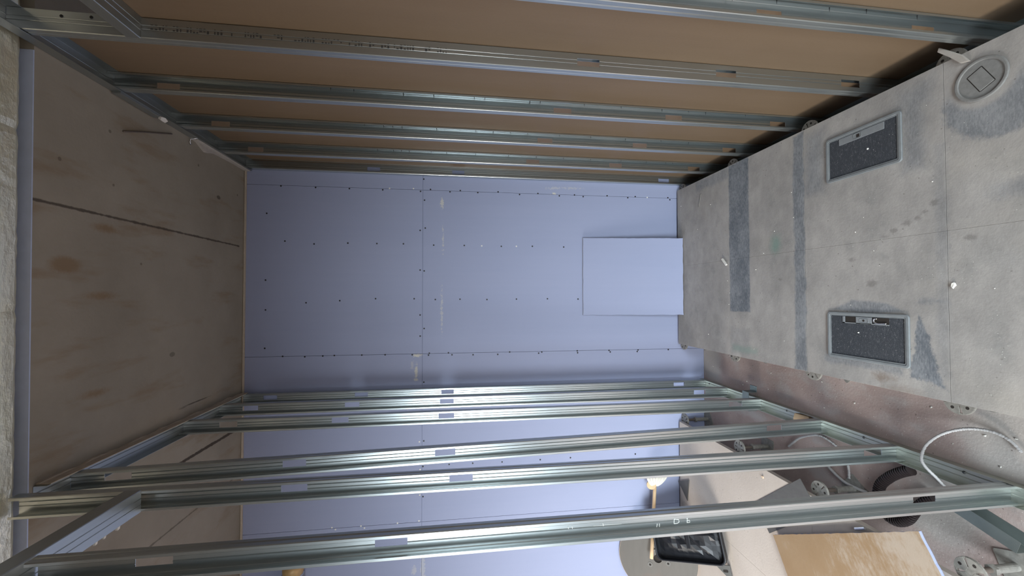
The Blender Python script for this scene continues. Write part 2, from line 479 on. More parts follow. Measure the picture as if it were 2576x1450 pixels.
def make_carpet():
    t = NT('dusty_charcoal_carpet'); p = t.pos()
    f = t.noise(p, 260, 4, 0.8); n = t.noise(t.scale(p, (30, 90, 1)), 2.5, 5, 0.75)
    col = t.mix(f, (0.022, 0.025, 0.031), (0.10, 0.108, 0.122))
    col = t.mix(t.math('MULTIPLY', t.smooth(n, 0.5, 0.72), 0.55), col, (0.21, 0.215, 0.225))
    vw = t.voronoi(p, 95).outputs['Distance']
    col = t.mix(t.math('MULTIPLY', t.smooth(vw, 0.13, 0.06), t.smooth(n, 0.45, 0.55)), col, (0.55, 0.55, 0.54))
    t.set(col, 0.95, 0.0, 0.1); t.bump(f, 0.6, 0.004)
    return t.m
CARPET = make_carpet()
BOXRIM = plain('dusty_grey_plastic', (0.205, 0.222, 0.230), 0.6, 0, 0.25, 40)
BOXSTRIP = plain('grey_handle_plate', (0.235, 0.25, 0.262), 0.55, 0, 0.2, 60)
DARKHOLE = plain('dark_recess', (0.022, 0.017, 0.014), 0.9)
GREYLID = plain('dusty_grommet_grey', (0.215, 0.215, 0.208), 0.8, 0, 0.3, 60, 0.3)
ZINC = plain('dull_zinc_plate', (0.27, 0.26, 0.235), 0.6, 0.2, 0.55, 60)
ZINCDK = plain('rusty_threaded_rod', (0.16, 0.13, 0.11), 0.6, 0.4, 0.3, 60)
SCREW = plain('black_screw', (0.012, 0.012, 0.014), 0.45)
SCREWW = plain('filled_screw_head', (0.80, 0.80, 0.76), 0.7)
SCREWTIP = plain('screw_shank', (0.10, 0.10, 0.10), 0.4, 0.7)
WOOD = plain('pale_softwood', (0.66, 0.47, 0.28), 0.65, 0, 0.15, 25)
PLY = None
def make_ply():
    t = NT('grey_weathered_plywood'); p = t.pos()
    n = t.noise(t.scale(p, (2, 2, 9)), 3, 5); f = t.noise(p, 4, 4)
    col = t.mix(n, (0.082, 0.075, 0.066), (0.118, 0.108, 0.097))
    col = t.mix(t.math('MULTIPLY', t.smooth(f, 0.52, 0.66), 0.6), col, (0.12, 0.092, 0.078))
    t.set(col, 0.6); return t.m
PLY = make_ply()
PLYEDGE = plain('plywood_edge', (0.62, 0.46, 0.33), 0.7, 0, 0.2, 60)
BLACKP = plain('glossy_black_plastic', (0.014, 0.015, 0.019), 0.42, 0, 0.3, 20)
GREYMET = plain('dull_grey_sheet_metal', (0.125, 0.122, 0.115), 0.55, 0.3, 0.3, 25)
OFFCUT = plain('dark_zinc_offcut', (0.26, 0.30, 0.29), 0.45, 0.75, 0.15, 20)
WHITEP = plain('white_ribbed_plastic', (0.43, 0.42, 0.415), 0.75, 0, 0.1, 40)
BLACKC = plain('black_ribbed_plastic', (0.026, 0.018, 0.018), 0.5)
PLASTER = plain('white_plaster', (0.70, 0.68, 0.63), 0.9, 0, 0.12, 60, 0.4)
MORTAR = plain('grey_mortar_smear', (0.42, 0.39, 0.355), 0.95, 0, 0.2, 30, 0.6)
PACK = plain('dusty_brown_packing', (0.46, 0.40, 0.32), 0.95, 0, 0.25, 30, 0.6)
COTTON = plain('cotton_strand', (0.82, 0.79, 0.70), 0.95, 0, 0.15, 60, 0.4)
GOLD = plain('brown_lagging', (0.50, 0.33, 0.15), 0.45, 0.2, 0.35, 18, 0.5)
STEEL = plain('bright_steel', (0.70, 0.70, 0.70), 0.25, 1.0, 0.1, 20)
BRASS = plain('brass_fitting', (0.60, 0.44, 0.18), 0.3, 0.9, 0.15, 20)
INK = plain('grey_printing_ink', (0.085, 0.09, 0.095), 0.6, 0.2, 0.2, 60, 0)
EDGESTRIP = plain('bluish_edge_strip', (0.46, 0.53, 0.70), 0.5, 0.1, 0.12, 20)
WHITEWALL = plain('bare_grey_plaster', (0.20, 0.20, 0.19), 0.9, 0, 0.1, 3)
FRAME = plain('window_frame_paint', (0.70, 0.70, 0.70), 0.5)
def make_offcut_paper():
    t = NT('torn_brown_paper_back'); p = t.obj()
    n = t.noise(t.scale(p, (5, 5, 5)), 1.3, 6, 0.6); st = t.noise(t.scale(p, (30, 8, 1)), 2.2, 5, 0.75)
    col = t.mix(n, (0.245, 0.150, 0.072), (0.32, 0.225, 0.135))
    x, y, z = t.xyz(p)
    wear = t.math('ADD', t.math('MULTIPLY', x, 0.35), t.math('ADD', t.math('MULTIPLY', n, 0.6), t.math('MULTIPLY', st, 0.4)))
    col = t.mix(t.math('MULTIPLY', t.smooth(wear, 0.46, 0.66), 0.85), col, (0.40, 0.335, 0.27))
    t.set(col, 0.85); t.bump(st, 0.3, 0.003); return t.m
OFFPAPER = make_offcut_paper()

# ================================================================== the room shell
CEIL_Z = 3.4274
BACK_Y = 3.0
SLAB_EDGE = 1.600
def structure(o, label, cat): return tag(o, label, cat, kind='structure')

structure(MB().box((LEFT_X - .2, FRONT_Y - .2, -0.2), (4.2, 3.3, 0.0)).build('floor', SLAB), 'dusty pinkish-grey concrete slab under the raised floor', 'floor')
def edge_y(x): return SLAB_EDGE + EDGE_K * x
EDGE_K = -0.0098
structure(MB().prism([(LEFT_X - .2, edge_y(LEFT_X - .2)), (4.2, edge_y(4.2)), (4.2, 3.3), (LEFT_X - .2, 3.3)], CEIL_Z, CEIL_Z + 0.25).build('ceiling', CEIL), 'dark stained concrete soffit with straight formwork joints', 'ceiling')
structure(MB().box((LEFT_X - .2, FRONT_Y - .2, 3.98), (4.2, SLAB_EDGE + .4, 4.15)).build('ceiling_upper', CEIL), 'higher concrete ceiling behind the soffit edge', 'ceiling')
structure(MB().box((LEFT_X - .2, SLAB_EDGE + .2, CEIL_Z + .25), (4.2, SLAB_EDGE + .4, 3.98)).build('ceiling_step', CEIL), 'concrete upstand between the two ceiling levels', 'ceiling')

# back wall: 1.2 m boards with hairline joints
mb = MB()
xs = [LEFT_X, -2.85, -1.635, -0.420, 0.783, 1.99, 3.2, 4.0]
zs = [0.0, 2.218, CEIL_Z]
g = 0.0011
for i in range(len(xs) - 1):
    for k in range(2):
        mb.box((xs[i] + g, BACK_Y, zs[k] + g), (xs[i + 1] - g, BACK_Y + 0.0125, zs[k + 1] - g))
mb.box((LEFT_X, BACK_Y + 0.0125, 0), (4.0, BACK_Y + 0.1, CEIL_Z))
wall_back = structure(mb.build('wall_back', PURPLE), 'purple plasterboard end wall with screw dots along the joints', 'wall')

DOTS = [(0.582,3.288),(0.39,3.286),(0.389,3.167),(0.372,2.973),(0.382,2.744),(0.382,2.543),(0.383,2.356),(0.114,3.291),(-0.045,3.023),(-0.031,2.796),(-0.017,2.55),(-0.018,2.278),(-0.094,3.289),(-0.361,3.291),(0.778,3.197),(0.775,2.966),(0.775,2.736),(0.774,2.504),(0.772,2.235),(0.864,2.212),(0.708,2.206),(0.502,2.2),(0.484,2.237),(0.192,2.236),(0.186,2.207),(-0.137,2.235),(-0.236,2.206),(-0.291,2.234),(0.377,2.139),(0.378,1.915),(0.376,1.638),(0.38,1.4),(0.378,1.155),(-0.024,2.126),(-0.022,1.946),(-0.025,1.746),(-0.022,1.523),(-0.02,1.284),(-0.023,1.043),(0.789,2.163),(0.776,2.021),(0.788,1.945),(0.777,1.815),(0.788,1.662),(0.773,1.498),(0.786,1.356),(0.773,1.188),(0.784,1.068),(0.773,0.998),(0.786,0.804),(0.776,0.634),(0.787,0.572),(0.787,0.297),(0.771,0.28),(-0.419,3.174),(-0.425,3.028),(-0.422,2.908),(-0.42,2.83),(-0.421,2.643),(-0.422,2.481),(-0.426,2.29),(-0.417,2.168),(-0.431,2.174),(-0.417,2.03),(-0.432,2.004),(-0.435,1.849),(-0.42,1.837),(-0.436,1.665),(-0.42,1.575),(-0.433,1.353),(-0.425,1.329),(-0.421,1.051),(-0.436,1.048),(-0.423,0.796),(-0.435,0.786),(-0.424,0.558),(-0.436,0.565),(-0.426,0.305),(-0.627,2.207),(-1.053,2.206),(-1.237,2.211),(-1.233,2.023),(-1.234,1.851),(-1.237,1.633),(-1.236,1.343),(-1.234,1.108),(-1.234,0.587),(-1.454,2.21),(-1.599,2.21),(-1.631,2.048),(-1.633,1.869),(-1.636,1.642),(-1.632,1.408),(-1.635,1.162),(-0.832,1.283),(-0.835,0.875),(-0.838,0.61)]
WHITES = [(0.377,1.785),(0.378,1.523),(0.784,0.472),(0.787,2.456),(0.791,2.286),(-1.258,2.231),(-1.441,2.233),(-1.631,2.389),(-1.632,2.641),(-1.628,2.837),(-1.626,2.238),(-1.058,2.237),(-1.648,2.617),(-1.643,2.813)]
def screw_mesh(mat, name):
    o = MB().cyl((0, -0.0012, 0), (0, 0.004, 0), 0.0058, 0.0045, 12).build(name, mat, wall_back)
    return o
keep = [d for d in DOTS if d not in ((0.39, 3.286), (-0.42, 1.837), (-0.426, 1.329))]
s0 = screw_mesh(SCREW, 'screw_head')
for i, (x, z) in enumerate(keep[:86]):
    s = s0 if i == 0 else s0.copy()
    if i: C.objects.link(s)
    s.location = (x, BACK_Y, z)
s1 = screw_mesh(SCREWW, 'filled_screw_head')
for i, (x, z) in enumerate(WHITES):
    s = s1 if i == 0 else s1.copy()
    if i: C.objects.link(s)
    s.location = (x, BACK_Y, z)

# right wall: brown backs of the boards fixed to the far side of the studs
mb = MB()
ys = [-0.6, 0.35, 1.55, 2.75, BACK_Y]
for i in range(4):
    mb.box((0.951, ys[i] + 0.001, 0.0), (0.976, ys[i + 1] - 0.001, CEIL_Z if ys[i] > 1.5 else 3.03))
structure(mb.build('wall_right', BROWN), 'brown backs of plasterboards on the studs of the right wall', 'wall')

# outer shell behind the photographer, with the window openings the daylight comes through
def wall_with_openings(name, along, fixed, thick, a0, a1, z1, openings, label):
    mb = MB(); cuts = sorted(openings); cur = a0
    def bx(p0, p1, q0, q1):
        if p1 - p0 < 1e-4: return
        if along == 'x': mb.box((p0, fixed, q0), (p1, fixed + thick, q1))
        else: mb.box((fixed, p0, q0), (fixed + thick, p1, q1))
    for (o0, o1, b, h) in cuts:
        bx(cur, o0, 0, z1); bx(o0, o1, 0, b); bx(o0, o1, h, z1); cur = o1
    bx(cur, a1, 0, z1)
    return structure(mb.build(name, WHITEWALL), label, 'wall')
wall_with_openings('wall_front', 'x', FRONT_Y - .15, .15, LEFT_X, 4.0, 3.98, [(-3.5, -0.9, 1.15, 2.55), (0.4, 3.1, 1.15, 2.55)], 'plain wall behind the camera with two wide window openings')
wall_with_openings('wall_left', 'y', LEFT_X - .15, .15, FRONT_Y, 3.0, 3.98, [(-0.3, 2.1, 1.15, 2.55)], 'plain outer wall on the left with one window opening')
structure(MB().box((4.0, FRONT_Y, 0), (4.15, 3.1, 3.98)).build('wall_side', WHITEWALL), 'plain far wall beyond the boarded partition', 'wall')
def window(n, along, fixed, a0, a1):
    mb = MB()
    def bx(p0, p1, q0, q1):
        if along == 'x': mb.box((p0, fixed - .10, q0), (p1, fixed - .05, q1))
        else: mb.box((fixed - .10, p0, q0), (fixed - .05, p1, q1))
    bx(a0, a1, 1.15, 1.20); bx(a0, a1, 2.50, 2.55); bx(a0, a0 + .05, 1.2, 2.5); bx(a1 - .05, a1, 1.2, 2.5); bx((a0 + a1) / 2 - .03, (a0 + a1) / 2 + .03, 1.2, 2.5)
    structure(mb.build('window_%d' % n, FRAME), 'plain window frame in the opening of the outer wall', 'window')
window(1, 'x', FRONT_Y, -3.5, -0.9); window(2, 'x', FRONT_Y, 0.4, 3.1); window(3, 'y', LEFT_X, -0.3, 2.1)

# sealant bead where the soffit meets the end wall, and a thin strip in flat bluish colour on the soffit edge
mb = MB()
mb.box((-3.0, BACK_Y - 0.022, CEIL_Z - 0.010), (0.90, BACK_Y, CEIL_Z))
structure(mb.build('trim_1', PACK, bevel=0.004), 'dusty brown sealant bead along the top of the purple wall', 'trim')
structure(MB().prism([(-3.2, edge_y(-3.2) - .004), (.86, edge_y(.86) - .004), (.86, edge_y(.86)), (-3.2, edge_y(-3.2))], CEIL_Z - .001, CEIL_Z + .06).build('trim_2', EDGESTRIP), 'thin bluish strip along the edge of the concrete soffit', 'trim')

# ================================================================== steel studs
WEB = .035
def stud_profile(closed=False):
    P = [(.009, .0), (.0018, .0), (.0, .0018), (.0, .0130), (.0012, .0175), (.0, .0220), (.0, WEB - .0018), (.0018, WEB), (.020, WEB), (.0262, WEB), (.028, WEB - .002), (.0298, WEB),
         (.0402, WEB), (.042, WEB - .002), (.0438, WEB), (.050, WEB), (.0682, WEB), (.07, WEB - .0018), (.07, .0220), (.0688, .0175), (.07, .0130), (.07, .0018), (.0682, .0), (.061, .0)]
    if closed: P = [(a, WEB - b) for a, b in P]
    return P, range(8, 15)                                   # index of the segment that carries the service holes
def stud(name, x_face, sgn, y_near, holes, label, group, z0=0.002, z1=CEIL_Z - 0.003, closed=False, lean=0.0, z_ref=0.0):
    """x_face: room-side face; sgn: direction in which the stud gets deeper into the wall"""
    P, hs = stud_profile(closed)
    zst = [z0]
    hz = sorted(h for h in holes if z0 + .06 < h < z1 - .06)
    for h in hz: zst += [h - .045, h + .045]
    zst.append(z1)
    mb = MB(); n = len(P); vs = []
    for z in zst:
        for a, b in P:
            vs.append((sgn * a, b + lean * z, z - z0))
    fs = []
    for k in range(len(zst) - 1):
        hole = k % 2 == 1
        for i in range(n - 1):
            if hole and i in hs: continue
            q = (k * n + i, k * n + i + 1, (k + 1) * n + i + 1, (k + 1) * n + i)
            fs.append(q if sgn < 0 else q[::-1])
    mb.add(vs, fs)
    o = mb.build(name, GALV, solid=0.0012)
    o.location = (x_face, y_near, z0)
    tag(o, label, 'stud', group)
    return o
XL, XR = -0.664, 0.880
GL, GR = 'studs of the open left partition', 'studs along the brown boarded wall'
HL = [0.222, 0.83, 1.435 + .6, 2.639, 3.245]
lab_l = {
 1: 'galvanised stud of the left partition standing against the purple wall',
 2: 'galvanised stud of the left partition, second out from the purple wall',
 3: 'galvanised stud of the left partition, third out from the purple wall',
 4: 'slightly leaning galvanised stud in the middle of the left partition',
 5: 'galvanised stud of the left partition meeting the far end of the short header',
 6: 'nearest galvanised stud of the left partition, lowest in the photo',
}
stud('metal_stud', XL, -1, 2.949, [0.226, 2.035, 2.641, 3.245], lab_l[1], GL)
stud('metal_stud', XL, -1, 2.684, [0.220, 2.033, 2.637, 3.246], lab_l[2], GL)
stud('metal_stud', XL, -1, 2.355, [0.183, 2.027, 2.619, 3.201], lab_l[3], GL)
stud('metal_stud', XL, -1, 1.917, [0.30, 2.017, 2.639, 3.27], lab_l[4], GL, lean=-0.0567)
stud('metal_stud', XL, -1, 1.540, [0.124, 1.948, 2.553], lab_l[5], GL)
near = stud('metal_stud', XL, -1, 1.162, [0.364, 2.149, 2.759], lab_l[6], GL, z1=3.028)

mb = MB()
def stroke(pts, r=.0013):
    mb.tube([(XL - x if False else x - XL, WEB - .0012, z - .002) for x, z in pts], r, 6)
stroke([(-.712, 1.343), (-.722, 1.345)]); stroke([(-.712, 1.336), (-.722, 1.336)])
stroke([(-.701, 1.287), (-.716, 1.287)]); stroke([(-.701, 1.287), (-.704, 1.272), (-.712, 1.270), (-.716, 1.276), (-.716, 1.287)])
stroke([(-.701, 1.243), (-.716, 1.243)]); stroke([(-.709, 1.243), (-.709, 1.235), (-.716, 1.234), (-.716, 1.243)])
stroke([(-.703, 1.55), (-.703, 1.46)], .0006); stroke([(-.698, 1.63), (-.706, 1.628)]); stroke([(-.698, 1.618), (-.706, 1.616)]); stroke([(-.697, 1.52), (-.705, 1.518)])
cm = mb.build('chalk_marks', SCREWW, near); cm['label'] = 'white chalk marks'
lab_r = {
 'A': 'nearest galvanised stud on the brown wall, at the top edge of the photo',
 'B': 'galvanised stud on the brown wall with faint grey printing along its web',
 'C': 'galvanised stud on the brown wall next after the printed one towards the purple wall',
 'D': 'galvanised stud on the brown wall, third from the purple end wall',
 'E': 'galvanised stud on the brown wall, second from the purple end wall',
 'F': 'galvanised stud in the corner of the brown wall and the purple wall',
}
right = {
 'A': stud('metal_stud', XR, 1, 1.128, [0.374, 0.96], lab_r['A'], GR, z1=3.026),
 'B': stud('metal_stud', XR, 1, 1.500, [0.286, 0.869, 1.456], lab_r['B'], GR, closed=True),
 'C': stud('metal_stud', XR, 1, 1.880, [0.271, 0.863, 1.450, 3.213], lab_r['C'], GR),
 'D': stud('metal_stud', XR, 1, 2.262, [0.274, 0.866, 1.455, 3.21], lab_r['D'], GR),
 'E': stud('metal_stud', XR, 1, 2.634, [0.280, 0.869, 1.458, 3.21], lab_r['E'], GR),
 'F': stud('metal_stud', XR + .006, 1, 2.960, [0.334, 1.960, 2.567], lab_r['F'], GR),
}
# drywall screws whose tips came through the far flange
tip0 = None
def tips(o, zs, b=.018):
    global tip0
    for z in zs:
        if tip0 is None:
            tip0 = MB().cyl((0, 0, 0), (-0.016, 0, 0), 0.0019, 0.0003, 8).build('screw_tip', SCREWTIP, o); t = tip0
        else:
            t = tip0.copy(); C.objects.link(t); t.parent = o
        t.location = (.0695, b + random.uniform(-.008, .008), z)
rnd = random.Random(3)
for k, zs in (('A', [0.42, 0.62, 0.75, 0.95, 1.1, 1.28]), ('C', None), ('D', None), ('E', None)):
    if zs is None:
        zs = []; z = 0.45 + rnd.random() * .1
        while z < 2.6:
            zs.append(z); z += rnd.choice((0.05, 0.10, 0.14, 0.19, 0.22))
    tips(right[k], zs)
for (x, z) in ((.931, 3.266), (.935, 3.178)):
    b = MB().cyl((0, -.0022, 0), (0, .001, 0), .0050, .0055, 12).build('screw_head', SCREW, right['B'])
    b.location = (x - XR, 0, z - .002)
# printing on the web of stud B: two lines of small worn characters
B = right['B']
mb = MB(); rnd = random.Random(11); z = 3.00
while z > 1.98:
    wlen = rnd.randint(2, 7)
    for _ in range(wlen):
        h = rnd.choice((.006, .008, .008, .010))
        for a0, a1, pr in ((0.029, 0.0330, 0.72), (0.0345, 0.0380, 0.72), (0.0445, 0.0462, 0.55)):
            if rnd.random() < pr:
                mb.box((a0, -0.0016, z - h), (a1, -0.0008, z - .002))
        z -= h + .003
    z -= rnd.choice((.012, .02, .035))
pr = mb.build('printed_text', INK, B); pr['label'] = 'worn grey printing'

# ================================================================== tracks
def channel_y(name, x0, x1, y0, y1, zw, hgt, mat, label, group=None, flange2=None, lip=0.0):
    """U track along y; zw: height of its web, hgt: flange height (negative = hangs down)"""
    f2 = hgt if flange2 is None else flange2
    r = .0015 * (1 if hgt > 0 else -1); xm = (x0 + x1) / 2
    P = [(x0, zw + hgt), (x0, zw + r), (x0 + .0015, zw), (xm - .012, zw), (xm - .010, zw + r), (xm - .008, zw), (xm + .008, zw), (xm + .010, zw + r), (xm + .012, zw), (x1 - .0015, zw), (x1, zw + r), (x1, zw + f2)]
    n = len(P); vs = []
    for y in (y0, y1): vs += [(a, y, b) for a, b in P]
    fs = [(i, i + 1, n + i + 1, n + i) for i in range(n - 1)]
    o = MB().add(vs, fs).build(name, mat, solid=0.0014, local=(xm, (y0 + y1) / 2, zw))
    return tag(o, label, 'track', group)
GT = 'steel wall tracks'
channel_y('ceiling_track', XR - .004, .9505, 1.62, 2.996, CEIL_Z - .0012, -.044, GALVY, 'steel ceiling track along the top of the brown boarded wall', GT)
splice = channel_y('ceiling_track', XR - .004, .9505, 0.4, 1.62, CEIL_Z - .0012, -.044, GALVY, 'steel ceiling track spliced on under the foil duct, upper left of the photo', GT)
lt = channel_y('ceiling_track', -.7355, XL + .002, 1.62, 2.975, CEIL_Z - .0012, -.044, GALVY, 'steel ceiling track along the top of the open left partition', GT)
bt = channel_y('floor_track', -.7355, XL + .002, 0.3, 2.996, .0014, .040, GALVF, 'steel floor track along the foot of the open left partition', GT)
channel_y('floor_track', XR - .002, .9505, -0.5, 2.996, .0014, .040, GALVY, 'steel floor track in the gap beside the raised floor and brown wall', GT)
# headers that frame the opening nearest the camera
channel_y('header_track', XR - .003, .9505, 0.3, 1.499, 3.030, .042, GALVY, 'short steel header track running forward from the printed stud', GT)
hl = channel_y('header_track', -.7355, XL + .003, 0.55, 1.539, 3.032, .050, GALVY, 'short steel header track of the left partition below the foil duct', GT)
# gypsum bits stuck on the edge of the left header
for (y, s) in ((1.45, .007), (1.40, .005), (1.37, .006)):
    o = MB().prism([(-s, -s * .6), (s, -s * .4), (s * .7, s), (-s * .8, s * .6)], 0, s, Matrix.Translation((-.737 - hl.location.x, y - hl.location.y, 0))).build('gypsum_crumb', PLASTER, hl)
# screws in the floor track, the rag of packing on the left ceiling track
for y in (2.93, 2.18, 1.72, 1.33):
    s = MB().cyl((0, 0, 0), (0, 0, .003), .006, .004, 12).build('screw_head', SCREWTIP, bt)
    s.location = (-.690 + .0 - bt.location.x, y - bt.location.y, .003 - bt.location.z)
mb = MB(); rnd = random.Random(5); y = 1.63
prof = []
while y < 2.97:
    prof.append((y, XL + .004 + rnd.uniform(0, .010))); y += rnd.uniform(.02, .06)
pts = [(XL + .003, 1.63)] + [(x, y) for y, x in prof] + [(XL + .003, 2.97)]
o = mb.prism(pts, CEIL_Z - .012, CEIL_Z - .0005).build('packing_strip', PACK)
tag(o, 'dusty brown packing squeezed between left ceiling track and soffit', 'packing')
mb = MB(); prof = []; y = 1.63
while y < 2.97:
    prof.append((y, XL + .0045)); y += .05
o = MB().box((XL + .0035, 1.63, CEIL_Z - .047), (XL + .0065, 2.97, CEIL_Z - .012)).build('packing_strip', PACK)
tag(o, 'brown dust-caked strip on the room face of the left ceiling track', 'packing')
# mortar smear and wire on the right ceiling track
mb = MB()
pts = [(.876, 2.40), (.868, 2.46), (.850, 2.50), (.838, 2.53), (.846, 2.57), (.862, 2.62), (.866, 2.72), (.870, 2.85), (.868, 2.97), (.876, 2.985)]
o = mb.prism(pts, CEIL_Z - .016, CEIL_Z - .0004).build('mortar_smear', MORTAR); tag(o, 'pale mortar smear between soffit and right ceiling track', 'mortar')
o = MB().box((.868, 2.42, CEIL_Z - .036), (.8755, 2.985, CEIL_Z - .010)).build('mortar_smear', MORTAR, bevel=.004); tag(o, 'thin mortar crust on the room face of the right ceiling track', 'mortar')
o = MB().box((.866, 1.90, CEIL_Z - .040), (.8755, 2.14, CEIL_Z - .006)).build('metal_offcut', GALVY, bevel=.001); tag(o, 'flat pale steel plate lapped on the right ceiling track', 'offcut')
o = MB().tube([(.872, 2.405, CEIL_Z - .045), (.866, 2.40, CEIL_Z - .010), (.850, 2.405, CEIL_Z - .004), (.838, 2.412, CEIL_Z - .004)], .003, 8).build('wire_hook', STEEL, smooth=True)
tag(o, 'bright bent wire hook at the end of the mortar smear', 'wire')
o = MB().tube(spline([(.728, 1.965, CEIL_Z - .004), (.765, 2.06, CEIL_Z - .006), (.80, 2.16, CEIL_Z - .005), (.838, 2.265, CEIL_Z - .004)], .03), .0035, 8).build('wire', ZINCDK, smooth=True)
tag(o, 'thin straight wire on the dark soffit near the right ceiling track', 'wire')
for (y, x, s) in ((2.12, .862, .010), (2.145, .868, .008), (2.10, .868, .006)):
    pass
o = MB().prism([(-.010, -.02), (.004, -.024), (.010, .0), (.002, .022), (-.012, .012)], -.006, .006, Matrix.Translation((.866, 2.15, CEIL_Z - .040)) @ Matrix.Rotation(.5, 4, 'Y')).build('gypsum_scrap', PLASTER)
tag(o, 'torn white scrap caught on the right ceiling track', 'scrap')
# metal clip straddling the floor track, wood packer in the floor track
mb = MB()
mb.box((-.760, 2.425, .0), (-.7375, 2.485, .062)); mb.box((-.760, 2.425, .058), (-.636, 2.485, .061)); mb.box((-.6385, 2.425, .003), (-.636, 2.485, .061)); mb.box((-.6385, 2.425, .0), (-.600, 2.485, .003))
o = mb.build('metal_clip', OFFCUT, bevel=.001); tag(o, 'bent grey steel clip straddling the left floor track', 'clip')
o = MB().prism([(-.02, -.055), (.022, -.035), (.018, .05), (-.02, .06)], 0, .020, Matrix.Translation((-.697, 2.05, .0035)) @ Matrix.Rotation(.10, 4, 'X')).build('wood_wedge', WOOD, bevel=.001)
tag(o, 'small pale wooden wedge lying in the left floor track', 'wedge')

# ================================================================== foil-wrapped duct above the tracks
mb = MB(); rows = []
X0, X1, nx = -2.6, 2.6, 210
prof = [(1.598, 3.68), (1.598, 3.476), (1.594, 3.464), (1.580, 3.456), (1.555, 3.4535), (1.52, 3.4525), (1.46, 3.452), (1.36, 3.452), (1.26, 3.452), (1.235, 3.461), (1.225, 3.47), (1.225, 3.70), (1.24, 3.72), (1.585, 3.72)]
rnd = random.Random(2)
vs = []
for i in range(nx + 1):
    x = X0 + (X1 - X0) * i / nx
    band = 0.004 if (int((x + 5) / .62) != int((x + 5.03) / .62)) else 0
    for (y, z) in prof:
        dz = rnd.uniform(-.001, .0015) if z < 3.48 else 0
        vs.append((x, y - .014 + EDGE_K * x + (rnd.uniform(-.002, .0) if y > 1.55 else rnd.uniform(-.003, .003)), max(3.4325, z - .012 + dz + band)))
n = len(prof); fs = []
for i in range(nx):
    for k in range(n):
        fs.append((i * n + k, i * n + (k + 1) % n, (i + 1) * n + (k + 1) % n, (i + 1) * n + k))
fs += [tuple(range(n)), tuple(nx * n + k for k in range(n - 1, -1, -1))]
o = mb.add(vs, fs).build('foil_duct', FOIL, smooth=False)
tag(o, 'crinkled foil-wrapped duct crossing the ceiling at the left edge of the photo', 'duct')

# ================================================================== raised floor
PT, PB = 0.2318, 0.200
def floor_panel(x0, x1, y0, y1, label, group, mat):
    e = empty('floor_panel', ((x0 + x1) / 2, (y0 + y1) / 2, PB)); tag(e, label, 'floor panel', group)
    hx, hy = (x1 - x0) / 2 - .00025, (y1 - y0) / 2 - .0006
    MB().box((-hx, -hy, .004), (hx, hy, PT - PB)).build('panel_face', mat, e, bevel=.0006)
    MB().box((-hx + .006, -hy + .006, 0), (hx - .006, hy - .006, .006)).build('steel_tray', GREYMET, e)
    return e
YR = [0.030, 0.620, 1.207, 1.797, 2.370, 2.972]
names = {4: 'back row by the purple wall', 3: 'second row, crossed by the wide dark strip', 2: 'third row, holding a floor box', 1: 'front row, right under the camera', 0: 'row nearest the camera'}
rowl = {4: 'in the row against the purple wall', 3: 'in the row in front of the wide dark tape strip', 2: 'in the row with the two floor boxes', 1: 'in the row in front of the floor boxes', 0: 'in the row closest to the camera'}
for r in range(5):
    floor_panel(0.232, 0.838, YR[r], YR[r + 1], 'dusty grey raised-floor panel beside the brown wall, ' + rowl[r], 'dusty floor panels of the corridor', PANEL)
    floor_panel(-0.378, 0.232, YR[r], YR[r + 1], 'dusty grey raised-floor panel on the bare-slab side, ' + rowl[r], 'dusty floor panels of the corridor', PANEL)
YL = [1.190, 1.783, 2.377, 2.972]
rl2 = {0: 'in the row holding the brown board offcut', 1: 'in the middle row', 2: 'in the row at the purple wall'}
for r in range(3):
    floor_panel(-1.586, -0.988, YL[r], YL[r + 1], 'sandy raised-floor panel at the edge of the left room, ' + rl2[r], 'sandy floor panels of the left room', PANEL_L)
    floor_panel(-2.186, -1.586, YL[r], YL[r + 1], 'sandy raised-floor panel deeper in the left room, ' + rl2[r], 'sandy floor panels of the left room', PANEL_L)

ped0 = None
def pedestal(x, y, label, group, a=0.0, h=PB):
    global ped0
    if ped0 is None:
        e = empty('floor_pedestal')
        o_ = circle(0, 0, .044, 28)
        mb = MB()
        for k in range(4):
            t0 = k * PI / 2 + .12; t1 = (k + 1) * PI / 2 - .12
            pts = [(.013 * math.cos(t0), .013 * math.sin(t0))] + [(.046 * math.cos(t0 + (t1 - t0) * i / 7), .046 * math.sin(t0 + (t1 - t0) * i / 7)) for i in range(8)] + [(.013 * math.cos(t1), .013 * math.sin(t1))]
            mb.prism(pts, h - .006, h - .0005)
        mb.ring(circle(0, 0, .047, 28), circle(0, 0, .041, 28), h - .010, h - .002)
        mb.cyl((0, 0, h - .012), (0, 0, h - .001), .016, .016, 16)
        mb.build('head_plate', ZINC, e)
        for k in range(4):
            t = k * PI / 2 + PI / 4
            MB().cyl((.031 * math.cos(t), .031 * math.sin(t), h - .0075), (.031 * math.cos(t), .031 * math.sin(t), h - .0001), .0055, .0055, 10).build('locating_hole', DARKHOLE, e)
        MB().cyl((0, 0, .004), (0, 0, h - .010), .009, .009, 14).build('threaded_rod', ZINCDK, e, smooth=False)
        MB().cyl((0, 0, .004), (0, 0, .10), .0135, .0135, 16).build('tube', ZINC, e)
        MB().prism(rrect(-.05, .05, -.05, .05, .008), 0, .004).build('base_plate', ZINC, e)
        MB().cyl((0, 0, .10), (0, 0, .113), .019, .019, 6).build('lock_nut', ZINC, e)
        ped0 = e
    else:
        e = copy_tree(ped0)
    e.location = (x, y, 0); e.rotation_euler = (0, 0, a)
    tag(e, label, 'pedestal', group)
    return e
GP = 'round-headed pedestals under the floor panels'
pw = ['at the purple wall', 'at the wide tape strip', 'behind the floor boxes', 'in front of the floor boxes', 'nearest the camera']
